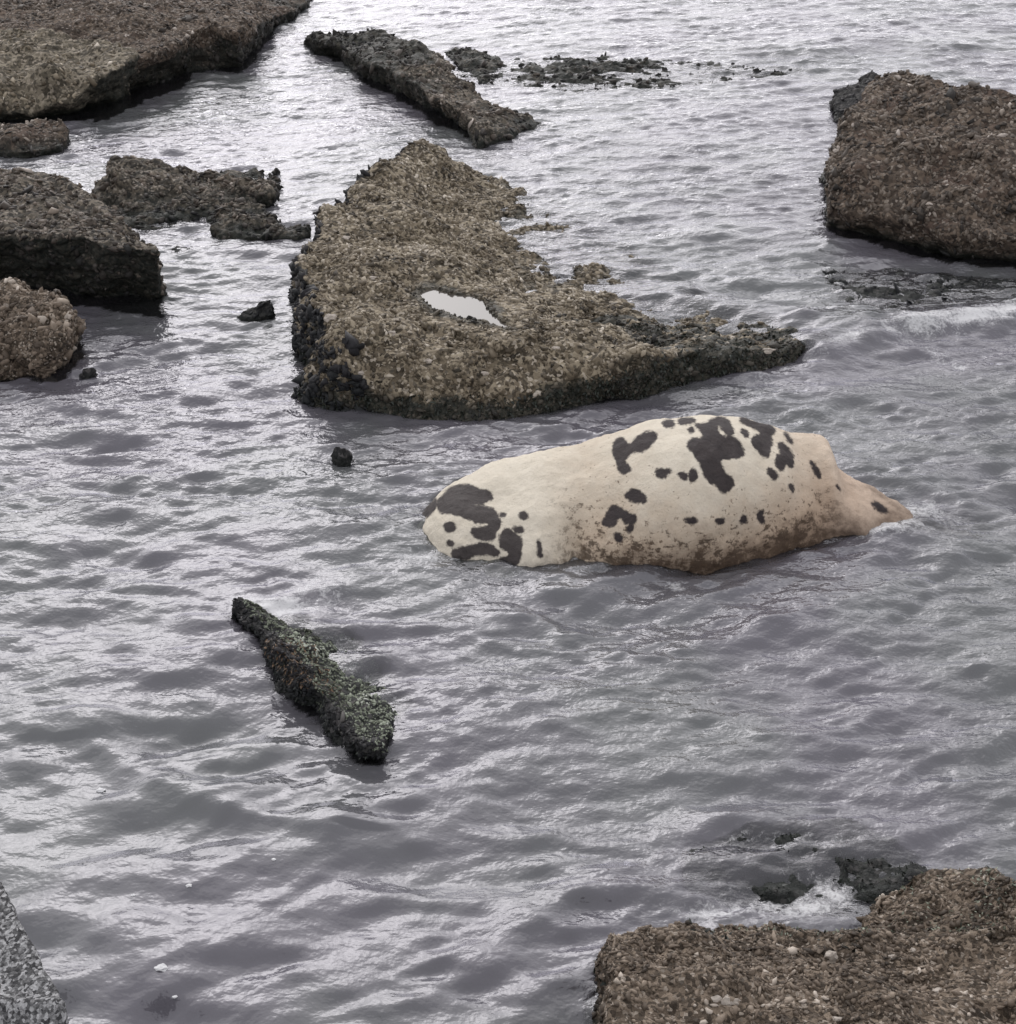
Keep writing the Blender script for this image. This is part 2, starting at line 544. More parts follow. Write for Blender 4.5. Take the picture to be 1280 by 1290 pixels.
# --- the large tan slab in the middle
POOL = ([(530, 372), (545, 362), (562, 371), (590, 375), (612, 382), (625, 399), (637, 413), (608, 405), (575, 400), (545, 391)], 0.30)
slab_rim = [
    (530, 178, .32, 526, 192), (575, 203, .10), (615, 222, .02), (690, 255, -.05), (770, 310, -.07), (850, 360, -.07), (930, 395, -.03),
    (1035, 432, .03, 1042, 441), (960, 440, .12, 965, 464), (880, 444, .19, 885, 482), (780, 442, .28, 792, 499),
    (715, 470, .17, 700, 514), (640, 492, .12, 622, 528), (540, 498, .12, 530, 528), (462, 488, .17, 440, 519),
    (428, 448, .34, 388, 505), (400, 392, .42, 374, 455), (374, 325, .43, 371, 372), (402, 290, .38), (428, 248, .38), (472, 205, .36)]
slab_in = [(450, 400, .45), (450, 330, .44), (520, 260, .38), (560, 330, .35), (640, 400, .29), (575, 385, .31), (700, 425, .26), (780, 420, .22),
           (880, 415, .1), (590, 265, .10), (600, 300, .09), (750, 405, .06), (690, 370, .02), (650, 330, .0), (645, 285, -.02), (700, 330, -.04), (780, 370, -.02), (500, 440, .35), (600, 440, .27), (850, 408, -.03), (920, 417, -.02), (820, 425, .10)]
def slab_mussel(P, N):
    left = np.clip((0.35 - N[:, 2]) * 3.0, 0, 1) * np.clip((-0.55 - P[:, 0]) * 4, 0, 1) * np.clip((-N[:, 0] + .3) * 2, 0, 1)
    right = np.clip((P[:, 0] - 0.45) * 2.0, 0, 1) * np.clip((0.45 - N[:, 2]) * 4, 0, 1) * np.clip(-N[:, 1] * 3, 0, 1)
    front = np.clip((0.11 + 0.13 * np.clip(P[:, 0] - 0.2, 0, 1) + 0.10 * noise(P * 6) - P[:, 2]) / 0.05, 0, 1) * (P[:, 1] < 9.3) * (N[:, 1] < 0.2)
    return np.maximum(np.maximum(left, right), front) * 0.95
slab = rock('flat_rock', 'broad tan shell crusted rock slab with a bright rain pool, behind the cow', 'rock',
            slab_rim, slab_in, 0.017, TAN, CHIP_TAN, 2300, 0.0115, seed=2.0, pools=[POOL], mussel=slab_mussel)
fronds('seaweed_fringe', slab.data, WEED, slab, 2600, 0.03, 0.007,
       lambda c, n: ((c[:, 2] > -0.03) & (c[:, 2] < 0.10 + 0.2 * np.clip(c[:, 0] - 0.3, 0, 1)) & (n[:, 1] < -0.1) & (c[:, 1] < 9.2)).astype(float), 5)
chips('mussel_crust', slab.data, CHIP_DARK, slab, 1500, 0.022,
      lambda c, n: ((c[:, 2] > -0.03) & (n[:, 2] < 0.5) & (n[:, 0] < 0.2) & (c[:, 0] < -0.8)).astype(float), 6, 0.8)

# --- right block
rock('block_rock', 'massive dark brown block of rock standing alone at right', 'rock',
     [(1042, 262, .22, 1037, 288), (1110, 276, .22, 1122, 304), (1200, 295, .22, 1216, 327), (1300, 300, .24, 1310, 332), (1430, 300, .3, 1440, 330),
      (1430, 120, .85), (1290, 114, .85), (1212, 106, .84), (1180, 94, .86), (1130, 86, .86), (1092, 101, .76), (1064, 145, .66, 1050, 195)],
     [(1150, 170, .66), (1250, 180, .66), (1350, 190, .66), (1090, 200, .52), (1180, 230, .42)], 0.019, BROWN, CHIP_BROWN, 900, 0.017, seed=7.0, crust=0.018)
rock('wet_ledge', 'low black wet ledge against the left shoulder of the right block', 'rock',
     [(1046, 122, .1, 1044, 130), (1060, 105, .15), (1100, 95, .2), (1110, 130, .2), (1085, 150, .12, 1080, 158), (1055, 148, .05, 1052, 154)],
     [], 0.02, DARK, CHIP_DARK, 500, 0.02, seed=8.0)

# --- far reef
reef = rock('long_reef', 'long low jagged reef reaching from the far left towards the tan slab', 'rock',
     [(380, 46, .1, 378, 53), (425, 42, .14), (478, 33, .28), (500, 48, .18), (530, 56, .3), (552, 68, .25), (572, 88, .2), (592, 106, .14), (606, 122, .1),
      (618, 136, .1), (690, 151, .03, 692, 157), (650, 164, .04), (600, 180, .03), (592, 152, .16, 590, 164), (560, 128, .24, 556, 142),
      (520, 104, .24, 514, 122), (470, 82, .22, 460, 95), (430, 58, .16, 420, 68)], [(530, 85, .27), (562, 110, .2), (480, 60, .24)],
     0.022, REEF, CHIP_BROWN, 500, 0.02, seed=11.0, round_=0.02, mussel=lambda P, N: np.clip((-0.72 - P[:, 0] + .5 * noise(P * 2.5)) / .25, 0, 1) * 0.8)
rock('rubble_patch', 'brown rubble patch awash beside the middle of the long low reef', 'reef',
     [(556, 62, .02), (590, 60, .03), (625, 72, .0), (640, 90, -.02), (615, 108, .0), (590, 92, .02)], [(595, 78, .05)], 0.022, REEF, CHIP_BROWN, 400, 0.018, seed=13.0, amp=.7, crust=0.035)
rock('sunken_reef', 'weedy black reef just awash in the far water', 'reef',
     [(560, 92, .0), (650, 74, -.02), (760, 72, .0), (860, 78, -.01), (960, 84, -.01), (1015, 92, -.03), (900, 106, -.01), (800, 112, .0), (720, 118, -.01), (640, 112, -.02)],
     [(700, 92, .02), (820, 94, .0), (760, 85, .03), (900, 92, -.03)], 0.024, REEF, CHIP_BROWN, 300, 0.02, seed=12.0, amp=0.4, crust=0.04)

# --- upper left
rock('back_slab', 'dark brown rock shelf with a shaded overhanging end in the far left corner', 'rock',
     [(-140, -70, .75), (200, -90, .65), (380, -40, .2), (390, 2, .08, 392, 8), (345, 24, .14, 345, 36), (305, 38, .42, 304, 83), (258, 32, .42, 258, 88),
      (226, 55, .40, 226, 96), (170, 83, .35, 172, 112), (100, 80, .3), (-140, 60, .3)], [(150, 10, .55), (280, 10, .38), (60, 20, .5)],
     0.024, BROWN, CHIP_BROWN, 450, 0.02, seed=15.0, mussel=lambda P, N: np.clip((0.5 - N[:, 2]) * 3, 0, 1) * np.clip((0.30 + .2 * noise(P * 4) - P[:, 2]) / .08, 0, 1) * 0.9)  # shade of the overhanging end, painted dark through the mussel mask
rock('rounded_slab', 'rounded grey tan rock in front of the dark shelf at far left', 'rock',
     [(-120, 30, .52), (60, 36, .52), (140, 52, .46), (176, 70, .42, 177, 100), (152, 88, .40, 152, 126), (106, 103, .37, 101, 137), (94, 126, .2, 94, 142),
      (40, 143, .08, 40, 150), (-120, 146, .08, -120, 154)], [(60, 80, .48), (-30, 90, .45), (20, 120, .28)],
     0.023, GREYTAN, CHIP_TAN, 300, 0.018, seed=16.0, mussel=lambda P, N: np.clip((0.35 - N[:, 2]) * 3, 0, 1) * np.clip((P[:, 0] + 3.9) * 4, 0, 1) * 0.9)  # shade on the right-hand steep face, put into the colour
rock('small_flat_rock', 'small flat olive brown rock at the left edge below the rounded one', 'rock',
     [(-80, 156, .12), (0, 152, .14), (50, 153, .14), (80, 163, .1, 86, 176), (76, 184, .07, 79, 193), (30, 190, .07, 30, 198), (-80, 188, .07, -80, 197)],
     [(20, 168, .15)], 0.02, BROWN, CHIP_BROWN, 500, 0.017, seed=17.0)
rock('craggy_reef', 'low craggy brown reef with two ragged points at left', 'rock',
     [(116, 231, .10), (147, 196, .16), (194, 201, .14), (248, 213, .08), (271, 217, .03), (287, 211, .07), (349, 212, .03), (352, 220, .04, 352, 227),
      (343, 247, .06, 345, 258), (318, 256, .03), (332, 273, .05), (388, 290, .04, 390, 298), (380, 298, .03, 380, 303), (280, 297, .03, 280, 303),
      (250, 275, .0), (186, 284, .01, 186, 291), (128, 266, .03, 125, 272)],
     [(152, 212, .26), (185, 240, .08), (205, 218, .20), (215, 255, .10), (240, 237, .05), (262, 250, .11), (298, 226, .15), (318, 240, -.02), (280, 280, .08), (150, 255, .06), (230, 270, .03), (330, 230, .10)],
     0.018, REEF, CHIP_BROWN, 900, 0.017, seed=19.0, round_=0.01, amp=1.1, crust=0.035)
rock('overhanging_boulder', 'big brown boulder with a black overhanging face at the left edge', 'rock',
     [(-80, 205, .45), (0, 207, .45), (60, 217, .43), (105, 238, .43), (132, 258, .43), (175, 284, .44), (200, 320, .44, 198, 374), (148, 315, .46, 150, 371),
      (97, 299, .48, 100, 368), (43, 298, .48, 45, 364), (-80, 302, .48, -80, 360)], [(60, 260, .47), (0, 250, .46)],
     0.018, REEF, CHIP_BROWN, 1100, 0.017, seed=21.0, mussel=lambda P, N: np.clip((0.25 - N[:, 2]) * 4, 0, 1) * 0.9)  # steep and undercut faces coloured darker
rock('barnacle_boulder', 'pitted brown boulder thick with shells, lowest rock at the left edge', 'rock',
     [(-80, 350, .4), (20, 351, .42), (66, 368, .38), (92, 392, .32, 98, 422), (76, 425, .24, 80, 456), (55, 450, .14, 58, 475), (0, 455, .14, 0, 477), (-80, 455, .14, -80, 477)],
     [(20, 400, .38)], 0.016, WARM, CHIP_WARM, 1600, 0.019, seed=23.0, crust=0.03)

# --- small stones breaking the surface
rock('water_stone', 'small black pointed stone in the channel left of the tan slab', 'rock',
     [(300, 396, .04, 297, 402), (315, 387, .06), (328, 377, .12), (342, 382, .1, 346, 395), (343, 398, .05, 345, 404), (315, 402, .03, 314, 407)], [], 0.014, DARK, CHIP_DARK, 900, 0.014, seed=25.0, amp=.45, round_=0.01)
rock('water_stone', 'single tiny black stone poking up left of the cow', 'rock',
     [(414, 574, .05, 412, 582), (420, 560, .11), (434, 561, .11), (443, 572, .06, 446, 582), (430, 578, .05, 430, 587)], [(428, 568, .11)], 0.010, DARK, seed=26.0, amp=.1, round_=0.01, crust=.006)
rock('water_stone', 'flat dark stone barely awash below the craggy reef', 'rock',
     [(212, 313, .02), (225, 308, .03), (242, 310, .02), (240, 316, .01, 241, 319), (220, 317, .01, 219, 320)], [], 0.014, DARK, seed=27.0, amp=.3, crust=.012)
rock('water_stone', 'little dark stone at the foot of the shell covered boulder', 'rock',
     [(98, 468, .04, 96, 474), (106, 461, .07), (118, 464, .06, 121, 472), (110, 472, .02, 110, 477)], [], 0.012, DARK, CHIP_DARK, 800, 0.012, seed=28.0, amp=.35, round_=0.01)

# --- narrow weedy ridge in the left foreground
ridge = rock('weedy_ridge', 'narrow ridge of rock with black edge and green weed lying diagonally in the foreground water', 'rock',
     [(291, 769, .08, 288, 778), (300, 758, .09), (318, 757, .09), (340, 770, .05), (354, 782, .0, 372, 778), (392, 800, -.015, 424, 794), (428, 826, -.02, 466, 822), (460, 854, -.02, 500, 856), (482, 880, -.015, 516, 888),
      (494, 902, .03), (496, 922, .08, 497, 934), (486, 940, .10, 487, 957), (460, 944, .10, 455, 960), (436, 920, .12, 432, 947), (424, 894, .12, 410, 914),
      (404, 872, .10, 398, 884), (388, 862, .15, 378, 882), (366, 836, .17, 350, 864), (345, 802, .15, 336, 822), (326, 790, .11, 318, 800), (306, 784, .09, 300, 790)],
     [(385, 835, .10), (436, 888, .05), (470, 917, .09), (362, 805, .09), (415, 838, .02), (418, 868, .06), (440, 860, .01)], 0.012, DARK, None, seed=31.0, amp=.6, round_=0.0, crust=0.030)
def ridge_side(c):
    l0, l1 = at(312, 765, .12), at(452, 930, .12)
    return (c[:, 0] - l0[0]) - (l1[0] - l0[0]) * (c[:, 1] - l0[1]) / (l1[1] - l0[1]) + 0.06 * noise(c * 8)
chips('mussel_crust', ridge.data, CHIP_DARK, ridge, 4200, 0.008, lambda c, n: ((c[:, 2] > -0.03) & ((ridge_side(c) < 0.03) | (c[:, 1] < at(0, 915, .1)[1]))).astype(float), 32, 0.8)
chips('green_crust', ridge.data, CHIP_GREEN, ridge, 7000, 0.0055, lambda c, n: ((c[:, 2] > -0.05) & (ridge_side(c) > 0.02) & (n[:, 2] > 0)).astype(float), 36, 0.5)
fronds('green_algae', ridge.data, ALGAE, ridge, 2600, 0.016, 0.0035,
       lambda c, n: ((c[:, 2] > -0.05) & (n[:, 2] > 0.1) & (ridge_side(c) > 0.02)).astype(float), 33, 0.9)
fronds('rust_seaweed', ridge.data, RUSTWEED, ridge, 8000, 0.022, 0.004,
       lambda c, n: ((c[:, 2] > 0.05) & (n[:, 2] > 0.1) & (c[:, 1] > at(0, 870, .1)[1]) & (c[:, 1] < at(0, 805, .1)[1])).astype(float), 34, 0.9)
fronds('seaweed_fringe', ridge.data, WEED, ridge, 1800, 0.022, 0.004, lambda c, n: ((c[:, 2] > -0.03) & (n[:, 0] < -0.2) & (n[:, 2] < .6)).astype(float), 35)

# --- bottom right
near = rock('foreground_rock', 'warm brown gritty rock with pale pebbles filling the lower right corner', 'rock',
     [(782, 1166, .36, 774, 1200), (880, 1168, .22), (1000, 1170, .16), (1076, 1164, .08), (1096, 1126, .06), (1180, 1094, .12), (1240, 1088, .16), (1268, 1112, .26),
      (1400, 1130, .4), (1420, 1480, .62), (715, 1480, .5, 690, 1500), (742, 1320, .5, 726, 1350), (768, 1235, .5, 752, 1280)],
     [(900, 1250, .5), (1100, 1260, .48), (1200, 1170, .28), (1000, 1210, .38), (880, 1195, .36), (1130, 1150, .16), (1100, 1190, .26)], 0.011, WARM, CHIP_WARM, 5200, 0.0075, seed=41.0, crust=0.022)
shoal = rock('weedy_shoal', 'sunken rock with black weed tufts just behind the foreground rock', 'rock',
     [(868, 1072, .0), (940, 1052, -.02), (1060, 1040, -.03), (1150, 1078, .0), (1180, 1100, .02), (1120, 1135, .0), (1090, 1170, -.03), (960, 1165, -.06), (860, 1135, -.06)],
     [(905, 1092, .02), (950, 1110, -.05), (990, 1110, .02), (1035, 1125, -.04), (1090, 1108, .02), (1030, 1080, -.01)], 0.013, DARK, None, seed=43.0, amp=.28, crust=0.034)
fronds('seaweed_tufts', shoal.data, WEED, shoal, 3200, 0.022, 0.005, lambda c, n: ((c[:, 2] > -0.05) & (noise(c * 6) > -0.05)).astype(float), 44)
fronds('seaweed_tufts', near.data, WEED, near, 900, 0.025, 0.005, lambda c, n: ((c[:, 2] > -0.05) & (c[:, 2] < .4) & (noise(c * 4) > 0.05) & (c[:, 1] > at(0, 1165, .4)[1])).astype(float), 45)

fronds('green_algae', near.data, ALGAE, near, 4500, 0.018, 0.004, lambda c, n: ((c[:, 2] > -0.05) & (noise(c * 5 + 8) > -0.02) & (((c[:, 2] < .30) & (c[:, 1] > at(0, 1185, .2)[1])) | ((c[:, 0] > at(1190, 1270, .55)[0]) & (c[:, 1] < at(0, 1255, .55)[1])))).astype(float), 46)
rock('sunken_stones', 'black weedy stones barely awash between the right block and the breaking wave', 'reef',
     [(1048, 372, -.02), (1040, 345, -.03), (1120, 340, -.03), (1220, 352, -.01), (1330, 352, .0), (1400, 375, -.02), (1290, 392, -.02), (1210, 402, -.01), (1160, 414, -.01), (1100, 404, -.01)],
     [(1120, 388, .005), (1160, 400, .005), (1230, 370, .0), (1080, 378, .0), (1300, 370, .01)], 0.018, DARK, CHIP_DARK, 400, 0.016, seed=47.0, amp=.4, crust=0.036)

# ------------------------------------------------------------------ the cow
ST = np.array([  # u, top row, waterline row, half depth
    (519, 654, 661, .07), (528, 636, 676, .17), (545, 616, 690, .27), (568, 603, 699, .35), (595, 592, 705, .41), (625, 581, 708, .45),
    (660, 574, 709, .46), (700, 568, 710, .47), (740, 563, 712, .48), (772, 552, 714, .49), (805, 538, 715, .50), (850, 527, 714, .50),
    (900, 522, 709, .50), (950, 527, 699, .47), (985, 538, 691, .44), (1010, 546, 685, .42), (1038, 549, 679, .39), (1052, 554, 675, .36),
    (1064, 576, 671, .33), (1085, 600, 672, .26), (1120, 618, 675, .22), (1160, 633, 673, .18), (1195, 645, 671, .15), (1235, 660, 672, .12)], float)

def smooth_interp(xs, ys, x):
    m = np.gradient(ys, xs)
    i = np.clip(np.searchsorted(xs, x) - 1, 0, len(xs) - 2)
    h = xs[i + 1] - xs[i]
    t = (x - xs[i]) / h
    return ((2 * t ** 3 - 3 * t ** 2 + 1) * ys[i] + (t ** 3 - 2 * t ** 2 + t) * h * m[i] + (-2 * t ** 3 + 3 * t ** 2) * ys[i + 1] + (t ** 3 - t ** 2) * h * m[i + 1])

NS, NT = 300, 200
TH = np.linspace(0, 2 * math.pi, NT, endpoint=False)     # 0 = towards the viewer (-Y), pi/2 = up

def cow_section(y_near, b, a, z0):
    c, s = np.cos(TH), np.sin(TH)
    up = s
    yy = np.sign(c) * np.abs(c) ** 0.92
    q_ = np.clip(-s, 0, 1)
    yy = yy * (1 + 0.30 * np.clip(q_ / .25, 0, 1) * (1 - q_))      # the slack belly spreads just under the surface
    yc = y_near + b * math.sqrt(max(0.05, 1 - (z0 / max(a, abs(z0) + .02)) ** 2))
    return yc - b * yy, z0 + np.where(up > 0, a * up, min(a, b) * 0.9 * up)

def build_cow():
    uu = np.linspace(ST[0, 0], ST[-1, 0], NS)
    vt, vb, bb = (smooth_interp(ST[:, 0], ST[:, k], uu) for k in (1, 2, 3))
    V = np.zeros((NS, NT, 3))
    for i in range(NS):
        yn = at(640, vb[i])[1]
        lo, hi = 0.01, 1.2
        z0 = -0.04 - 0.05 * min(1, max(0, (uu[i] - 1110) / 80))
        for _ in range(26):
            a = (lo + hi) / 2
            y, z = cow_section(yn, bb[i], a, z0)
            _, pv = proj(np.stack([np.zeros(NT), y, z], 1))
            if pv.min() > vt[i]: lo = a
            else: hi = a
        y, z = cow_section(yn, bb[i], a, z0)
        yc = yn + bb[i] * 0.6
        x = (uu[i] - 640) / F * (yc * CP + (CAM_H - 0.25) * SP)
        V[i, :, 0] = x; V[i, :, 1] = y; V[i, :, 2] = z
    return uu, V

uu, CV = build_cow()
S_len = CV[:, 0, 0] - CV[0, 0, 0]
# body form: muscle and bone under the hide, by place along the body s (metres) and angle th
Sg, Tg = np.meshgrid(S_len, TH, indexing='ij')
def bumpf(s0, t0, ws, wt, h):
    dt = (Tg - t0 + math.pi) % (2 * math.pi) - math.pi
    return h * np.exp(-((Sg - s0) / ws) ** 2 - (dt / wt) ** 2)
cen = CV.mean(1, keepdims=True)
R = CV - cen
Rn = R / np.maximum(np.linalg.norm(R, axis=2, keepdims=True), 1e-6)
d = (bumpf(0.62, 0.35, .10, .35, .035) - bumpf(0.80, 0.30, .05, .5, .04) + bumpf(1.30, 0.5, .35, .4, .03)
     - bumpf(2.02, 0.75, .06, .5, .035) + bumpf(2.2, 0.45, .10, .4, .035) - bumpf(2.36, 0.55, .05, .5, .03) - bumpf(1.0, 1.0, .12, .35, .025))
for k in range(7):
    d += bumpf(1.30 + .09 * k, 0.85, .028, .42, .006)
Pn = CV.reshape(-1, 3)
d *= 1.55
d += 0.009 * (noise(Pn * np.array((15, 4, 2.5)) + 7)).reshape(NS, NT) * np.clip((Sg - 1.2) / .5, 0, 1) - bumpf(1.72, 1.25, .09, .5, .03) - bumpf(0.42, 1.2, .12, .5, .035) + bumpf(0.25, .9, .16, .6, .03)
d += (0.05 * fbm(Pn * 2.6, 2) + 0.012 * fbm(Pn * 11, 3) + .004 * noise(Pn * 45)).reshape(NS, NT)
low = np.clip((0.22 - CV[:, :, 2]) / 0.25, 0, 1)
d += (low * 0.016 * (noise(Pn * np.array((9, 9, 26)) + 4) + noise(Pn * 30)).reshape(NS, NT))
CV = CV + Rn * d[:, :, None]
def sm(a): a = np.clip(a, 0, 1); return a * a * (3 - 2 * a)
CV[:, :, 2] -= (0.06 * sm((uu - 1090) / 110) + 0.05 * sm((575 - uu) / 50))[:, None]
caps = [CV[0].mean(0), CV[-1].mean(0) + np.array((0.25, .02, -.12))]
Vc = np.concatenate([CV.reshape(-1, 3), np.array(caps)])
ii, jj = np.meshgrid(np.arange(NS - 1), np.arange(NT), indexing='ij')
j2 = (jj + 1) % NT
cow_quads = np.stack([ii * NT + jj, ii * NT + j2, (ii + 1) * NT + j2, (ii + 1) * NT + jj], -1).reshape(-1, 4)
fl = [tuple(q[::-1]) for q in cow_quads]
a0, a1 = NS * NT, NS * NT + 1
for j in range(NT):
    k = (j + 1) % NT
    fl.append((a0, j, k)); fl.append((a1, (NS - 1) * NT + k, (NS - 1) * NT + j))

#PATCHES#
PZ = [((740, 510), 4.923, [
    [(170,215),(230,205),(250,270),(330,180),(420,165),(435,195),(380,260),(330,295),(270,290),(220,350),(275,395),(240,430),(195,420),(185,350),(155,290)],
    [(465,110),(500,92),(540,105),(535,130),(480,140)], [(560,100),(600,82),(665,85),(665,110),(580,122)], [(625,155),(650,135),(665,165),(640,175)],
    [(660,120),(720,125),(780,90),(830,75),(870,95),(895,140),(915,175),(870,195),(840,150),(820,115),(795,130),(810,175),(850,205),(920,200),(970,280),(965,320),(890,330),(810,335),(840,400),(850,430),(900,450),(905,500),(880,525),(850,555),(810,510),(800,480),(760,480),(720,430),(705,355),(660,320),(655,285),(630,275),(620,230),(660,205),(715,215),(720,180),(690,145)],
    [(940,95),(970,75),(1060,95),(1130,120),(1170,170),(1130,190),(1150,250),(1125,260),(1130,320),(1100,320),(1060,285),(1015,235),(1030,195),(1080,190),(1060,150),(1000,130)],
    [(950,155),(985,155),(1000,190),(980,200)], [(1175,235),(1210,235),(1265,290),(1280,380),(1250,390),(1225,340),(1220,400),(1185,400),(1165,340),(1175,310),(1210,320)],
    [(1215,170),(1240,180),(1275,240),(1260,245)], [(1120,390),(1150,400),(1185,450),(1160,465),(1125,430)], [(225,570),(260,530),(310,528),(360,560),(370,605),(310,610)],
    [(420,400),(460,400),(530,405),(500,430),(460,460),(430,440)], [(555,430),(600,415),(620,450),(600,470)], [(635,410),(670,395),(685,440),(665,475),(635,470)],
    [(130,640),(180,625),(240,670),(310,690),(290,740),(240,740),(200,680),(160,770),(80,735),(120,690)], [(160,790),(215,810),(210,855),(170,840)],
    [(250,745),(290,750),(260,810)], [(940,730),(970,675),(1000,730)], [(1060,660),(1095,650),(1075,690),(1110,740),(1060,720)], [(780,720),(850,700),(840,740)], [(580,710),(680,700),(670,745)],
    [(1250,490),(1280,500),(1280,550),(1260,530)]]),
  ((500, 570), 4.923, [
    [(200,250),(220,240),(245,300),(240,350),(140,440),(80,430),(120,390),(130,340)],
    [(310,240),(340,215),(420,200),(480,210),(510,240),(570,235),(600,290),(560,300),(520,320),(450,320),(560,340),(600,350),(620,400),(650,430),(640,460),(610,490),(600,540),(530,545),(480,520),(455,470),(510,470),(570,460),(570,432),(500,440),(440,410),(380,385),(290,380),(250,350),(255,300)],
    [(290,440),(350,432),(360,485),(310,495)], [(340,610),(440,580),(560,555),(610,600),(640,620),(620,645),(560,630),(480,635),(400,670),(345,660)],
    [(640,500),(680,465),(720,500),(760,520),(770,570),(770,640),(740,705),(680,700),(630,660),(700,640),(690,610),(640,590)], [(310,550),(350,550),(350,575),(320,580)],
    [(760,370),(800,370),(815,405),(770,420)], [(640,380),(680,380),(660,405)], [(720,475),(770,455),(790,490),(740,500)], [(872,540),(890,560),(900,640),(885,660),(875,600)]]),  # last outline paints the dark of the flank fold's crease
  ((940, 520), 4.571, [
    [(365,275),(395,290),(435,375),(415,375)], [(545,285),(570,300),(575,335),(555,325)], [(690,345),(740,365),(810,420),(760,430)], [(860,420),(1000,450),(1075,490),(1040,500)],
    [(720,520),(760,515),(830,580),(760,565)], [(510,405),(545,440),(540,450)]])]
pu, pv = proj(Vc)
pig = np.full(len(Vc), -60.0)
for (ox, oy), sc, polys in PZ:
    for pl in polys:
        q = [(ox + x / sc, oy + y / sc) for x, y in pl]
        for _ in range(2):
            q = [(a[0] * f + b[0] * (1 - f), a[1] * f + b[1] * (1 - f)) for a, b in zip(q, q[1:] + q[:1]) for f in (.75, .25)]
        pig = np.maximum(pig, sdf_poly(pu, pv, q))
me = bpy.data.meshes.new('cow')
me.from_pydata([tuple(v) for v in Vc], [], fl)
me.update()
Nc = normals_of(me)
back = ((Vc - np.array((0, 0, CAM_H))) * Nc).sum(1) > 0
pig = np.where(back, (fbm(Vc * 4.5 + 3, 2) - 0.32) * 40, pig)
a = me.attributes.new('pigment', 'FLOAT', 'POINT'); a.data.foreach_set('value', np.clip(pig / 8.0, -1, 1).astype(np.float32))
sal = np.concatenate([Sg.ravel(), [0, S_len[-1]]])
a = me.attributes.new('along', 'FLOAT', 'POINT'); a.data.foreach_set('value', (sal / S_len[-1]).astype(np.float32))
me.polygons.foreach_set('use_smooth', np.ones(len(me.polygons), bool))

t = MT('cow_hide')
hair = t.noise(75, 4, 0.7, vec=t.scaled((1.0, 1.0, 0.35)))
edge = t.math('ADD', t.math('ADD', t.attr('pigment'), 0.26), t.math('MULTIPLY', t.math('SUBTRACT', t.noise(50, 5, 0.75), 0.5), 0.9))
edge = t.math('ADD', edge, t.math('MULTIPLY', t.math('SUBTRACT', t.noise(19, 4, 0.7), 0.5), 0.9))
black = t.math('MULTIPLY', t.step(edge, -0.16, 0.26), 0.985)
cream = t.mix(t.noise(16, 6, 0.75), (0.58, 0.515, 0.41), (0.75, 0.695, 0.595))
cream = t.mix(t.math('MULTIPLY', t.step(t.math('SUBTRACT', t.attr('along'), t.math('MULTIPLY', t.sepz(), 0.5)), 0.40, 0.72), 0.75), cream, (0.50, 0.36, 0.27))
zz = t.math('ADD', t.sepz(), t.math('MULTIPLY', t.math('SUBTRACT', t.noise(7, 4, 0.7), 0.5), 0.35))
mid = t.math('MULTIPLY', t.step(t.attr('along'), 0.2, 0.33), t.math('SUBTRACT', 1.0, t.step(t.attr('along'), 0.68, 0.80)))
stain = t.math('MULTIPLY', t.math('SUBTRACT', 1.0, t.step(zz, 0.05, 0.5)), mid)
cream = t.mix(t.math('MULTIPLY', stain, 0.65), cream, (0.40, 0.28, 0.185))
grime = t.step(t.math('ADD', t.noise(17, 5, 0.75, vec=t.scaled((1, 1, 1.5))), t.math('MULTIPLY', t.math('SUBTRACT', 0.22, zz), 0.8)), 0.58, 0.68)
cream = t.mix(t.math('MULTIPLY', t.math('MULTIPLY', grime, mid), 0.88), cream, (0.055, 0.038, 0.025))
dark = t.mix(t.noise(14, 5, .7), (0.011, 0.009, 0.012), (0.050, 0.038, 0.038))
dark = t.mix(t.math('SUBTRACT', 1.0, t.step(t.attr('along'), 0.1, 0.32)), dark, t.mix(t.noise(20, 4, .7), (0.030, 0.025, 0.026), (0.080, 0.069, 0.067)))
under = t.math('MULTIPLY', t.math('SUBTRACT', 1.0, t.step(zz, 0.0, 0.17)), t.step(t.attr('along'), 0.28, 0.42))  # shade along the underside, painted into the hide colour
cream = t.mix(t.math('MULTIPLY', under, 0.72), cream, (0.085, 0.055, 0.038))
speck = t.step(t.math('ADD', t.noise(34, 4, 0.7), t.math('MULTIPLY', t.math('SUBTRACT', 0.34, zz), 0.35)), 0.63, 0.70)
cream = t.mix(t.math('MULTIPLY', t.math('MULTIPLY', speck, mid), 0.8), cream, (0.11, 0.075, 0.05))
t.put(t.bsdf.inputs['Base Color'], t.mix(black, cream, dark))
t.bsdf.inputs['Roughness'].default_value = 0.72
t.bsdf.inputs['Specular IOR Level'].default_value = 0.25
t.put(t.bsdf.inputs['Normal'], t.bump(t.math('ADD', hair, t.math('MULTIPLY', t.noise(24, 3), 1.2)), 0.8, 0.010))
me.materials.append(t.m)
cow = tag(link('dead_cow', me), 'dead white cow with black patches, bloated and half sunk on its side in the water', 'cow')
SOLIDS.append(cow)

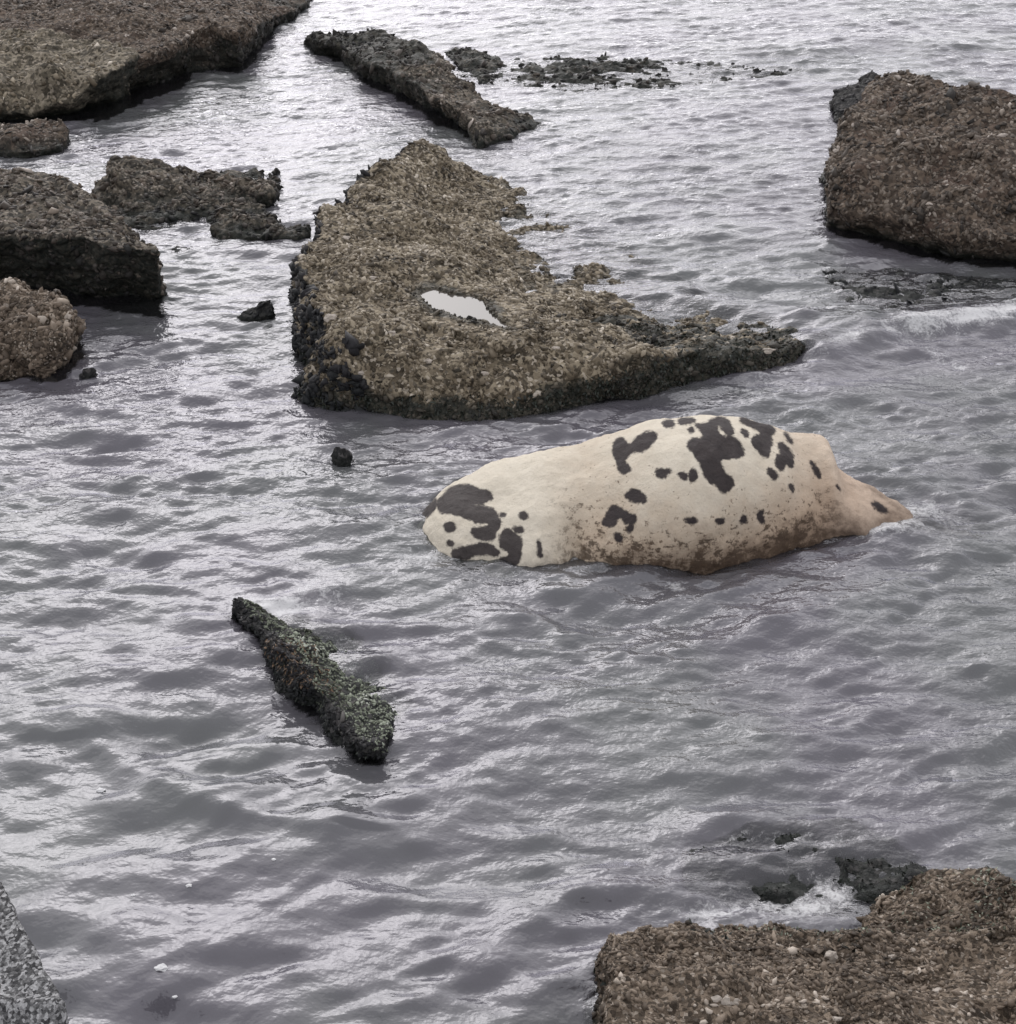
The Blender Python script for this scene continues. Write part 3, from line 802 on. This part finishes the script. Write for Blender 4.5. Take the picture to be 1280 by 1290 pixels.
# ------------------------------------------------------------------ quay corner
def concrete_mat():
    t = MT('speckled_concrete')
    sp = t.n.new('ShaderNodeSeparateColor'); t.put(sp.inputs[0], t.voro(240, out='Color', vec=t.scaled((1, 0.8, 1))))
    col = t.ramp(t.math('ADD', t.math('MULTIPLY', sp.outputs[0], 0.42), t.math('MULTIPLY', t.noise(110, 5, .85), 0.68)),
                 [(0.36, (0.03, 0.03, 0.033)), (0.5, (0.10, 0.10, 0.103)), (0.6, (0.21, 0.21, 0.215)), (0.74, (0.5, 0.5, 0.51))])
    t.put(t.bsdf.inputs['Base Color'], col)
    t.bsdf.inputs['Roughness'].default_value = 0.85
    t.put(t.bsdf.inputs['Normal'], t.bump(t.math('ADD', t.math('MULTIPLY', t.voro(240), .6), t.noise(160, 5, .8)), 1.0, 0.006))
    return t.m
def quay():
    zt = 2.35
    edge = [at(-40, 1035, zt), at(0, 1106, zt), at(36, 1178, zt), at(66, 1235, zt), at(80, 1262, zt), at(84, 1272, zt)]
    out = [(p[0], p[1]) for p in edge]
    e = out[-1]
    out += [(e[0] + .012, e[1] - .25), (e[0] + .02, e[1] - .9), (-1.5, e[1] - .9), (-1.5, out[0][1] + 1.0), (out[0][0] - .3, out[0][1] + .62)]
    n = len(out)
    V = [(x, y, zt) for x, y in out] + [(x, y, zt - .22) for x, y in out]
    F_ = [list(range(n)), list(range(2 * n - 1, n - 1, -1))] + [[i, i + n, (i + 1) % n + n, (i + 1) % n] for i in range(n)]
    me = remeshed('quay_block', V, F_, 0.0075)
    P, N = verts_of(me), normals_of(me)
    P += N * (0.006 * noise(P * 28) + .004 * noise(P * 60))[:, None]
    # worn groove with a raised lip across the block
    yl = at(40, 1268, zt)[1]
    P[:, 2] += np.where(P[:, 2] > zt - .1, .012 * np.exp(-((P[:, 1] - yl) / .012) ** 2) - .014 * np.clip((yl - .02 - P[:, 1]) / .03, 0, 1), 0)
    me.vertices.foreach_set('co', P.astype(np.float32).ravel()); me.update()
    me.polygons.foreach_set('use_smooth', np.ones(len(me.polygons), bool))
    me.materials.clear(); me.materials.append(concrete_mat())
    o = tag(link('quay_block', me), 'speckled grey concrete quay corner at the bottom left of the view', 'quay')
    SOLIDS.append(o)
    W_ = [(x - .04 if i < 8 else x, y, zt - .215) for i, (x, y) in enumerate(out)] + [(x - .02 if i < 8 else x, y, -.7) for i, (x, y) in enumerate(out)]
    wm = bpy.data.meshes.new('quay_wall')
    wm.from_pydata(W_, [], F_)
    wm.materials.append(me.materials[0])
    link('quay_wall', wm, o)
quay()

# ------------------------------------------------------------------ pale stones on the foreground rock
def pebble(name, parent, u, v, z, size, mat, seed):
    bm = bmesh.new()
    bmesh.ops.create_icosphere(bm, subdivisions=2, radius=1)
    p = at(u, v, z)
    rng = np.random.default_rng(seed)
    s = size * rng.uniform(.75, 1.2, 3) * np.array((1.15, .9, .7))
    for vv in bm.verts:
        q = np.array(vv.co)
        q = q * (1 + 0.9 * noise((q * 1.1 + seed)[None])[0] + 0.5 * noise((q * 2.6 + seed)[None])[0]) * s
        vv.co = Vector(q + p)
    m_ = bpy.data.meshes.new(name); bm.to_mesh(m_); bm.free()
    m_.materials.append(mat)
    return link(name, m_, parent)
t = MT('pale_stone')
t.put(t.bsdf.inputs['Base Color'], t.mix(t.noise(60, 4, .7), (0.26, 0.22, 0.18), (0.52, 0.47, 0.42)))
t.bsdf.inputs['Roughness'].default_value = 0.75
PALE = t.m
def surf_z(o, u, v):
    bv = BVHTree.FromObject(o, bpy.context.evaluated_depsgraph_get())
    p0 = Vector((0, 0, CAM_H)); d_ = (Vector(at(u, v, 0)) - p0).normalized()
    h = bv.ray_cast(p0, d_)
    return h[0].z if h[0] else None
bpy.context.view_layer.update()
for k, (u, v, s) in enumerate([(1048, 1204, .020), (914, 1261, .020), (925, 1262, .013), (903, 1258, .012), (1054, 1284, .016), (1183, 1250, .015), (1150, 1197, .012),
                            (1124, 1206, .010)]):
    z = surf_z(near, u, v)
    if z is not None: pebble('pale_stone', near, u, v, z, s, PALE, k + 2)
for k, (u, v, s) in enumerate([(416, 400, .03), (435, 300, .022), (492, 420, .02), (470, 350, .02), (520, 300, .022), (700, 440, .022), (968, 442, .03), (610, 470, .02), (540, 455, .022), (455, 470, .02)]):
    z = surf_z(slab, u, v)
    if z is not None: pebble('pale_stone', slab, u, v, z, s, PALE, k + 40)

# ------------------------------------------------------------------ water
def water_material():
    t = MT('sea_water')
    t.n.remove(t.bsdf)
    # small ripples below the size of the mesh
    warp = t.n.new('ShaderNodeVectorMath'); warp.operation = 'ADD'
    wob = t.n.new('ShaderNodeTexNoise'); wob.inputs['Scale'].default_value = 1.6; wob.inputs['Detail'].default_value = 2
    t.put(wob.inputs['Vector'], t.pos)
    wv = t.n.new('ShaderNodeVectorMath'); wv.operation = 'SCALE'; wv.inputs['Scale'].default_value = 0.12
    t.put(wv.inputs[0], wob.outputs['Color'])
    t.put(warp.inputs[0], t.pos); t.put(warp.inputs[1], wv.outputs[0])
    n1 = t.noise(9.0, 3, 0.5, vec=t.scaled((0.8, 1.1, 1), warp.outputs[0]))
    n2 = t.noise(22.0, 2, 0.5, vec=t.scaled((0.8, 1.05, 1), warp.outputs[0]))
    gust = t.step(t.noise(0.7, 2), 0.3, 0.7)
    n3 = t.noise(52.0, 2, 0.5, vec=t.scaled((0.75, 1.0, 1), warp.outputs[0]))
    h = t.math('MULTIPLY', t.attr('ripple'), t.math('ADD', t.math('ADD', t.math('MULTIPLY', n1, 0.5), t.math('MULTIPLY', n3, 0.22)), t.math('MULTIPLY', n2, t.math('MULTIPLY', t.math('ADD', gust, 0.45), 0.5))))
    nb = t.bump(h, 1.0, 0.02)
    gl = t.n.new('ShaderNodeBsdfGlossy'); gl.inputs['Roughness'].default_value = 0.045
    gl.inputs['Color'].default_value = (0.94, 0.94, 0.98, 1)
    t.put(gl.inputs['Normal'], nb)
    df = t.n.new('ShaderNodeBsdfDiffuse')
    body = t.mix(t.step(t.noise(0.55, 3), 0.4, 0.6), (0.110, 0.104, 0.121), (0.106, 0.111, 0.112))
    t.put(df.inputs['Color'], body)
    tr = t.n.new('ShaderNodeBsdfTransparent'); tr.inputs['Color'].default_value = (0.80, 0.86, 0.86, 1)
    m1 = t.n.new('ShaderNodeMixShader')
    t.put(m1.inputs[0], t.attr('murk')); t.put(m1.inputs[1], tr.outputs[0]); t.put(m1.inputs[2], df.outputs[0])
    fr = t.n.new('ShaderNodeFresnel'); fr.inputs['IOR'].default_value = 1.72
    t.put(fr.inputs['Normal'], nb)
    m2 = t.n.new('ShaderNodeMixShader')
    t.put(m2.inputs[0], fr.outputs[0]); t.put(m2.inputs[1], m1.outputs[0]); t.put(m2.inputs[2], gl.outputs[0])
    # froth
    fo = t.n.new('ShaderNodeBsdfDiffuse'); fo.inputs['Color'].default_value = (0.72, 0.72, 0.73, 1)
    fn = t.math('ADD', t.math('MULTIPLY', t.noise(42, 5, 0.75, dist=0.9), 0.6), t.math('MULTIPLY', t.noise(7, 3, 0.6, dist=0.5), 0.5))
    ff = t.step(t.math('ADD', fn, t.math('MULTIPLY', t.attr('froth'), 0.42)), 0.72, 0.95)
    m3 = t.n.new('ShaderNodeMixShader')
    t.put(m3.inputs[0], t.math('MULTIPLY', t.math('MULTIPLY', ff, t.step(t.attr('froth'), 0.0, 0.3)), 0.75)); t.put(m3.inputs[1], m2.outputs[0]); t.put(m3.inputs[2], fo.outputs[0])
    t.l.new(m3.outputs[0], t.out.inputs['Surface'])
    return t.m
WATER = water_material()

def graded(lo, hi, f, far, sgn=1):
    a = [lo]
    while a[-1] < hi: a.append(a[-1] + f(a[-1]))
    st = f(hi)
    while a[-1] < far:
        st *= 1.35; a.append(a[-1] + st)
    return a

def build_water():
    ys = np.array(graded(2.2, 20.5, lambda y: 0.0105 + max(0, y - 4) * 0.0013, 420))
    st, pre = 0.03, []
    y = 2.2
    while y > -60:
        st *= 1.4; y -= st; pre.append(y)
    ys = np.concatenate([np.array(pre[::-1]), ys])
    xr = np.array(graded(0.0, 7.4, lambda x: 0.017 + x * 0.0008, 420))
    xs = np.concatenate([-xr[:0:-1], xr])
    X, Y = np.meshgrid(xs, ys)
    nx, ny = len(xs), len(ys)
    X, Y = X.ravel(), Y.ravel()
    fine = (np.abs(X) < 9) & (Y > 1) & (Y < 23)
    x, y = X[fine], Y[fine]
    wx = x + 0.12 * fbm2(x * 0.8, y * 0.8, 1.5, 2)
    wy = y + 0.12 * fbm2(x * 0.8, y * 0.8, 7.5, 2)
    rng = np.random.default_rng(21)
    bands = [(0.75, 1.5, 9, .042, 24), (0.36, 0.75, 16, .085, 22), (0.17, 0.36, 26, .15, 24), (0.075, 0.17, 36, .19, 28)]
    h = np.zeros_like(x)
    far = np.clip((y - 6.5) / 7.0, 0, 1)
    nearl = np.clip((7.2 - y) / 2.5, 0, 1) * np.clip((0.9 - x) / 1.5, 0, 1)
    for bi, (l0, l1, n, srms, spread) in enumerate(bands):
        hb = np.zeros_like(x)
        for i in range(n):
            lam = math.exp(rng.uniform(math.log(l0), math.log(l1)))
            th = math.radians(-90 + 8 + rng.normal() * spread)
            k = 2 * math.pi / lam
            ph = rng.uniform(0, 6.28)
            p = k * (math.cos(th) * wx + math.sin(th) * wy) + ph
            hb -= (np.sin(p) + (0.35 * np.sin(2 * p) + 0.12 * np.sin(3 * p) if lam > .11 else 0.2 * np.sin(2 * p))) * (srms * math.sqrt(2.0 / n) / k)   # steep on the side they run to
        mod = 0.35 + 1.3 * np.clip(0.5 + 1.1 * fbm2(x * (0.5 + .35 * bi), y * (0.65 + .4 * bi), 20 + bi * 3, 2), 0, 1.3)
        g = (1.25, 1.15, 1.0, 0.9)[bi] * (1 - far) + (0.30, 0.42, 0.60, 0.75)[bi] * far
        g = g * (1 - nearl * (-0.1, -0.1, 0.15, 0.45)[bi])
        h += hb * mod * g
    # ridges: the standing crest in the left foreground, the wave behind the cow, the wash off the slab tip
    def crest(px, amp, wid, back=2.2):
        pts = [at(u, v)[:2] for u, v in px]
        dd = dist_line(x, y, pts)
        # which side (nearer to the viewer) by height of the line at x
        lx = np.array([p[0] for p in pts]); ly = np.array([p[1] for p in pts])
        o = np.argsort(lx)
        side = y - np.interp(x, lx[o], ly[o])
        ww = np.where(side > 0, wid * back, wid)
        return amp * np.exp(-(dd / ww) ** 2) * (0.8 + 0.6 * noise2(x * 3, y * 3, 3))
    h += crest([(120, 930), (165, 968), (240, 1008), (330, 1036), (415, 1048)], .06, .065)
    h += crest([(1040, 448), (1130, 422), (1200, 410), (1330, 396)], .12, .15)
    h += crest([(860, 380), (950, 398), (1030, 412), (1080, 414)], .05, .11)
    h += crest([(870, 300), (960, 303), (1040, 310)], .045, .12)
    h += crest([(1010, 520), (1060, 500), (1110, 505), (1180, 520)], .045, .12)
    h += crest([(1100, 690), (1150, 678), (1200, 700)], .05, .09)
    h += crest([(180, 660), (300, 650), (420, 665), (480, 690)], .035, .10)
    h += crest([(0, 695), (150, 690), (260, 700), (400, 680), (440, 720)], .03, .09)
    h += crest([(1020, 70), (1100, 52), (1180, 62)], .06, .25)
    for (u, v, lam, amp, r0) in [(480, 940, .12, .0028, .6), (1120, 650, .2, .003, .6), (330, 780, .15, .003, .5)]:
        p = at(u, v)
        r = np.hypot(x - p[0], y - p[1])
        h += amp * np.cos(2 * math.pi * r / lam + 2.2 * noise2(x * 1.7, y * 1.7, 9)) * np.exp(-(r / r0) ** 2)
    rip = np.ones_like(X); rip[fine] = 1 - 0.45 * nearl
    fade = np.clip((9 - np.abs(x)) / 1.5, 0, 1) * np.clip((y - 1) / .8, 0, 1) * np.clip((23 - y) / 2, 0, 1)
    Z = np.zeros_like(X)
    # sharpen: crests narrower than troughs
    Z[fine] = h * fade
    # murk: how much turbid water lies over whatever is sunk here
    dg = bpy.context.evaluated_depsgraph_get()
    murk = np.ones_like(X)
    depth = np.full_like(X, 9.0)
    for o in SOLIDS:
        P = verts_of(o.data)
        lo, hi = P.min(0), P.max(0)
        m = np.nonzero((X > lo[0]) & (X < hi[0]) & (Y > lo[1]) & (Y < hi[1]) & fine)[0]
        if not len(m): continue
        bv = BVHTree.FromObject(o, dg)
        dn = Vector((0, 0, -1))
        zs = Z[m]
        for i, xx, yy, zw in zip(m, X[m], Y[m], zs):
            hit = bv.ray_cast(Vector((xx, yy, 4.0)), dn, 5.0)
            if hit[0] is not None:
                depth[i] = min(depth[i], zw - hit[0].z)
    dd = np.clip(depth, 0.0, 9)
    murk = 0.10 + 0.90 * (1 - np.exp(-dd / 0.10))
    # froth where water washes against things
    fro = 0.34 * np.exp(-((depth - 0.015) / 0.03) ** 2)
    def blob(u, v, rx, ry, a):
        p = at(u, v)
        fro[fine] = np.maximum(fro[fine], a * np.exp(-((x - p[0]) / rx) ** 2 - ((y - p[1]) / ry) ** 2))
    blob(345, 768, .20, .14, 1.0); blob(400, 745, .25, .16, .6); blob(300, 752, .12, .1, .5)
    blob(1110, 668, .25, .16, .8); blob(1160, 645, .3, .14, .7); blob(545, 700, .24, .10, .75); blob(620, 722, .3, .05, .55); blob(1180, 655, .3, .2, .45); blob(855, 742, .10, .09, .6)
    blob(1000, 1145, .35, .10, .75); blob(900, 1150, .25, .08, .6); blob(1060, 1120, .2, .12, .6)
    def streak(px, wid, a):
        fro[fine] = np.maximum(fro[fine], a * np.exp(-(dist_line(x, y, [at(u, v)[:2] for u, v in px]) / wid) ** 2))
    streak([(1045, 446), (1100, 426), (1130, 422)], .10, .55); streak([(1110, 425), (1160, 440), (1210, 462)], .10, .55); streak([(1150, 420), (1210, 412), (1300, 398)], .16, .85)
    streak([(900, 500), (980, 475), (1045, 446)], .10, .4)
    streak([(140, 932), (170, 968), (240, 1008), (330, 1036), (410, 1046)], .03, .35)  # sky glint along the standing crest, painted pale as froth
    streak([(480, 470), (560, 520)], .05, .0)
    idx = np.arange(nx * ny).reshape(ny, nx)
    Fq = np.stack([idx[:-1, :-1], idx[:-1, 1:], idx[1:, 1:], idx[1:, :-1]], -1).reshape(-1, 4)
    me = mesh_np('sea_water', np.stack([X, Y, Z], 1), Fq, WATER, True, {'murk': ('POINT', murk), 'froth': ('POINT', fro), 'ripple': ('POINT', rip)})
    print('water verts', len(X), 'fine', int(fine.sum()))
    return tag(link('sea_water', me), kind='structure')
build_water()

t = MT('seabed_sand')
t.put(t.bsdf.inputs['Base Color'], t.mix(t.noise(4, 5, .7), (0.03, 0.03, 0.026), (0.07, 0.066, 0.055)))
t.bsdf.inputs['Roughness'].default_value = 0.9
tag(link('seabed', mesh_np('seabed', [(-300, -60, -.44), (300, -60, -.44), (300, 420, -.44), (-300, 420, -.44)], [(0, 1, 2, 3)], t.m)), kind='structure')

# pool on the slab
t = MT('pool_water')
t.bsdf.inputs['Base Color'].default_value = (0.10, 0.09, 0.08, 1)
t.bsdf.inputs['Roughness'].default_value = 0.03
t.bsdf.inputs['IOR'].default_value = 1.5
pw = [at(a, b, POOL[1])[:2] for a, b in POOL[0]]
c = np.mean(pw, 0)
pw = [c + (p - c) * 1.22 for p in pw]
n = len(pw)
me = bpy.data.meshes.new('rain_pool')
me.from_pydata([(p[0], p[1], POOL[1]) for p in pw] + [(c[0] + (p[0] - c[0]) * .7, c[1] + (p[1] - c[1]) * .7, POOL[1] - .05) for p in pw], [],
               [list(range(n)), list(range(2 * n - 1, n - 1, -1))] + [[i, i + n, (i + 1) % n + n, (i + 1) % n] for i in range(n)])
me.materials.append(t.m)
link('rain_pool', me, slab)

# ------------------------------------------------------------------ flecks of froth afloat
t = MT('froth_fleck')
t.put(t.bsdf.inputs['Base Color'], t.mix(t.noise(90, 3), (0.5, 0.5, 0.52), (0.8, 0.8, 0.8)))
t.bsdf.inputs['Roughness'].default_value = 0.8
FL = t.m
bpy.context.view_layer.update()
SEA_BVH = BVHTree.FromObject(bpy.data.objects['sea_water'], bpy.context.evaluated_depsgraph_get())
def fleck(u, v, s, label, seed):
    o_ = Vector((0, 0, CAM_H))
    p = np.array(SEA_BVH.ray_cast(o_, (Vector(at(u, v, 0)) - o_).normalized())[0]) + np.array((0, 0, s * .12))
    bm = bmesh.new()
    bmesh.ops.create_icosphere(bm, subdivisions=3, radius=1)
    for vv in bm.verts:
        q = np.array(vv.co)
        q = q * (1 + 0.9 * noise((q * 1.5 + seed * 3.1)[None])[0]) * np.array((s, s * .7, s * .35))
        vv.co = Vector(q)
    m_ = bpy.data.meshes.new('foam_fleck'); bm.to_mesh(m_); bm.free(); m_.materials.append(FL)
    o = link('foam_fleck', m_); o.location = p
    tag(o, label, 'foam', 'white foam flecks adrift in the near water')
for k, (u, v, s, lab) in enumerate([
        (127, 996, .017, 'uppermost white foam fleck, adrift below the bright crest at left'),
        (203, 1220, .019, 'largest white foam fleck, near the bottom left corner'),
        (238, 1116, .010, 'small foam fleck midway between quay corner and narrow weedy ridge'),
        (345, 1083, .008, 'tiny foam fleck farthest right of the drifting flecks'),
        (220, 1256, .009, 'foam fleck lowest of all, below the largest one'),
        (168, 1128, .008, 'tiny foam fleck closest to the edge of the quay')]):
    fleck(u, v, s, lab, k)
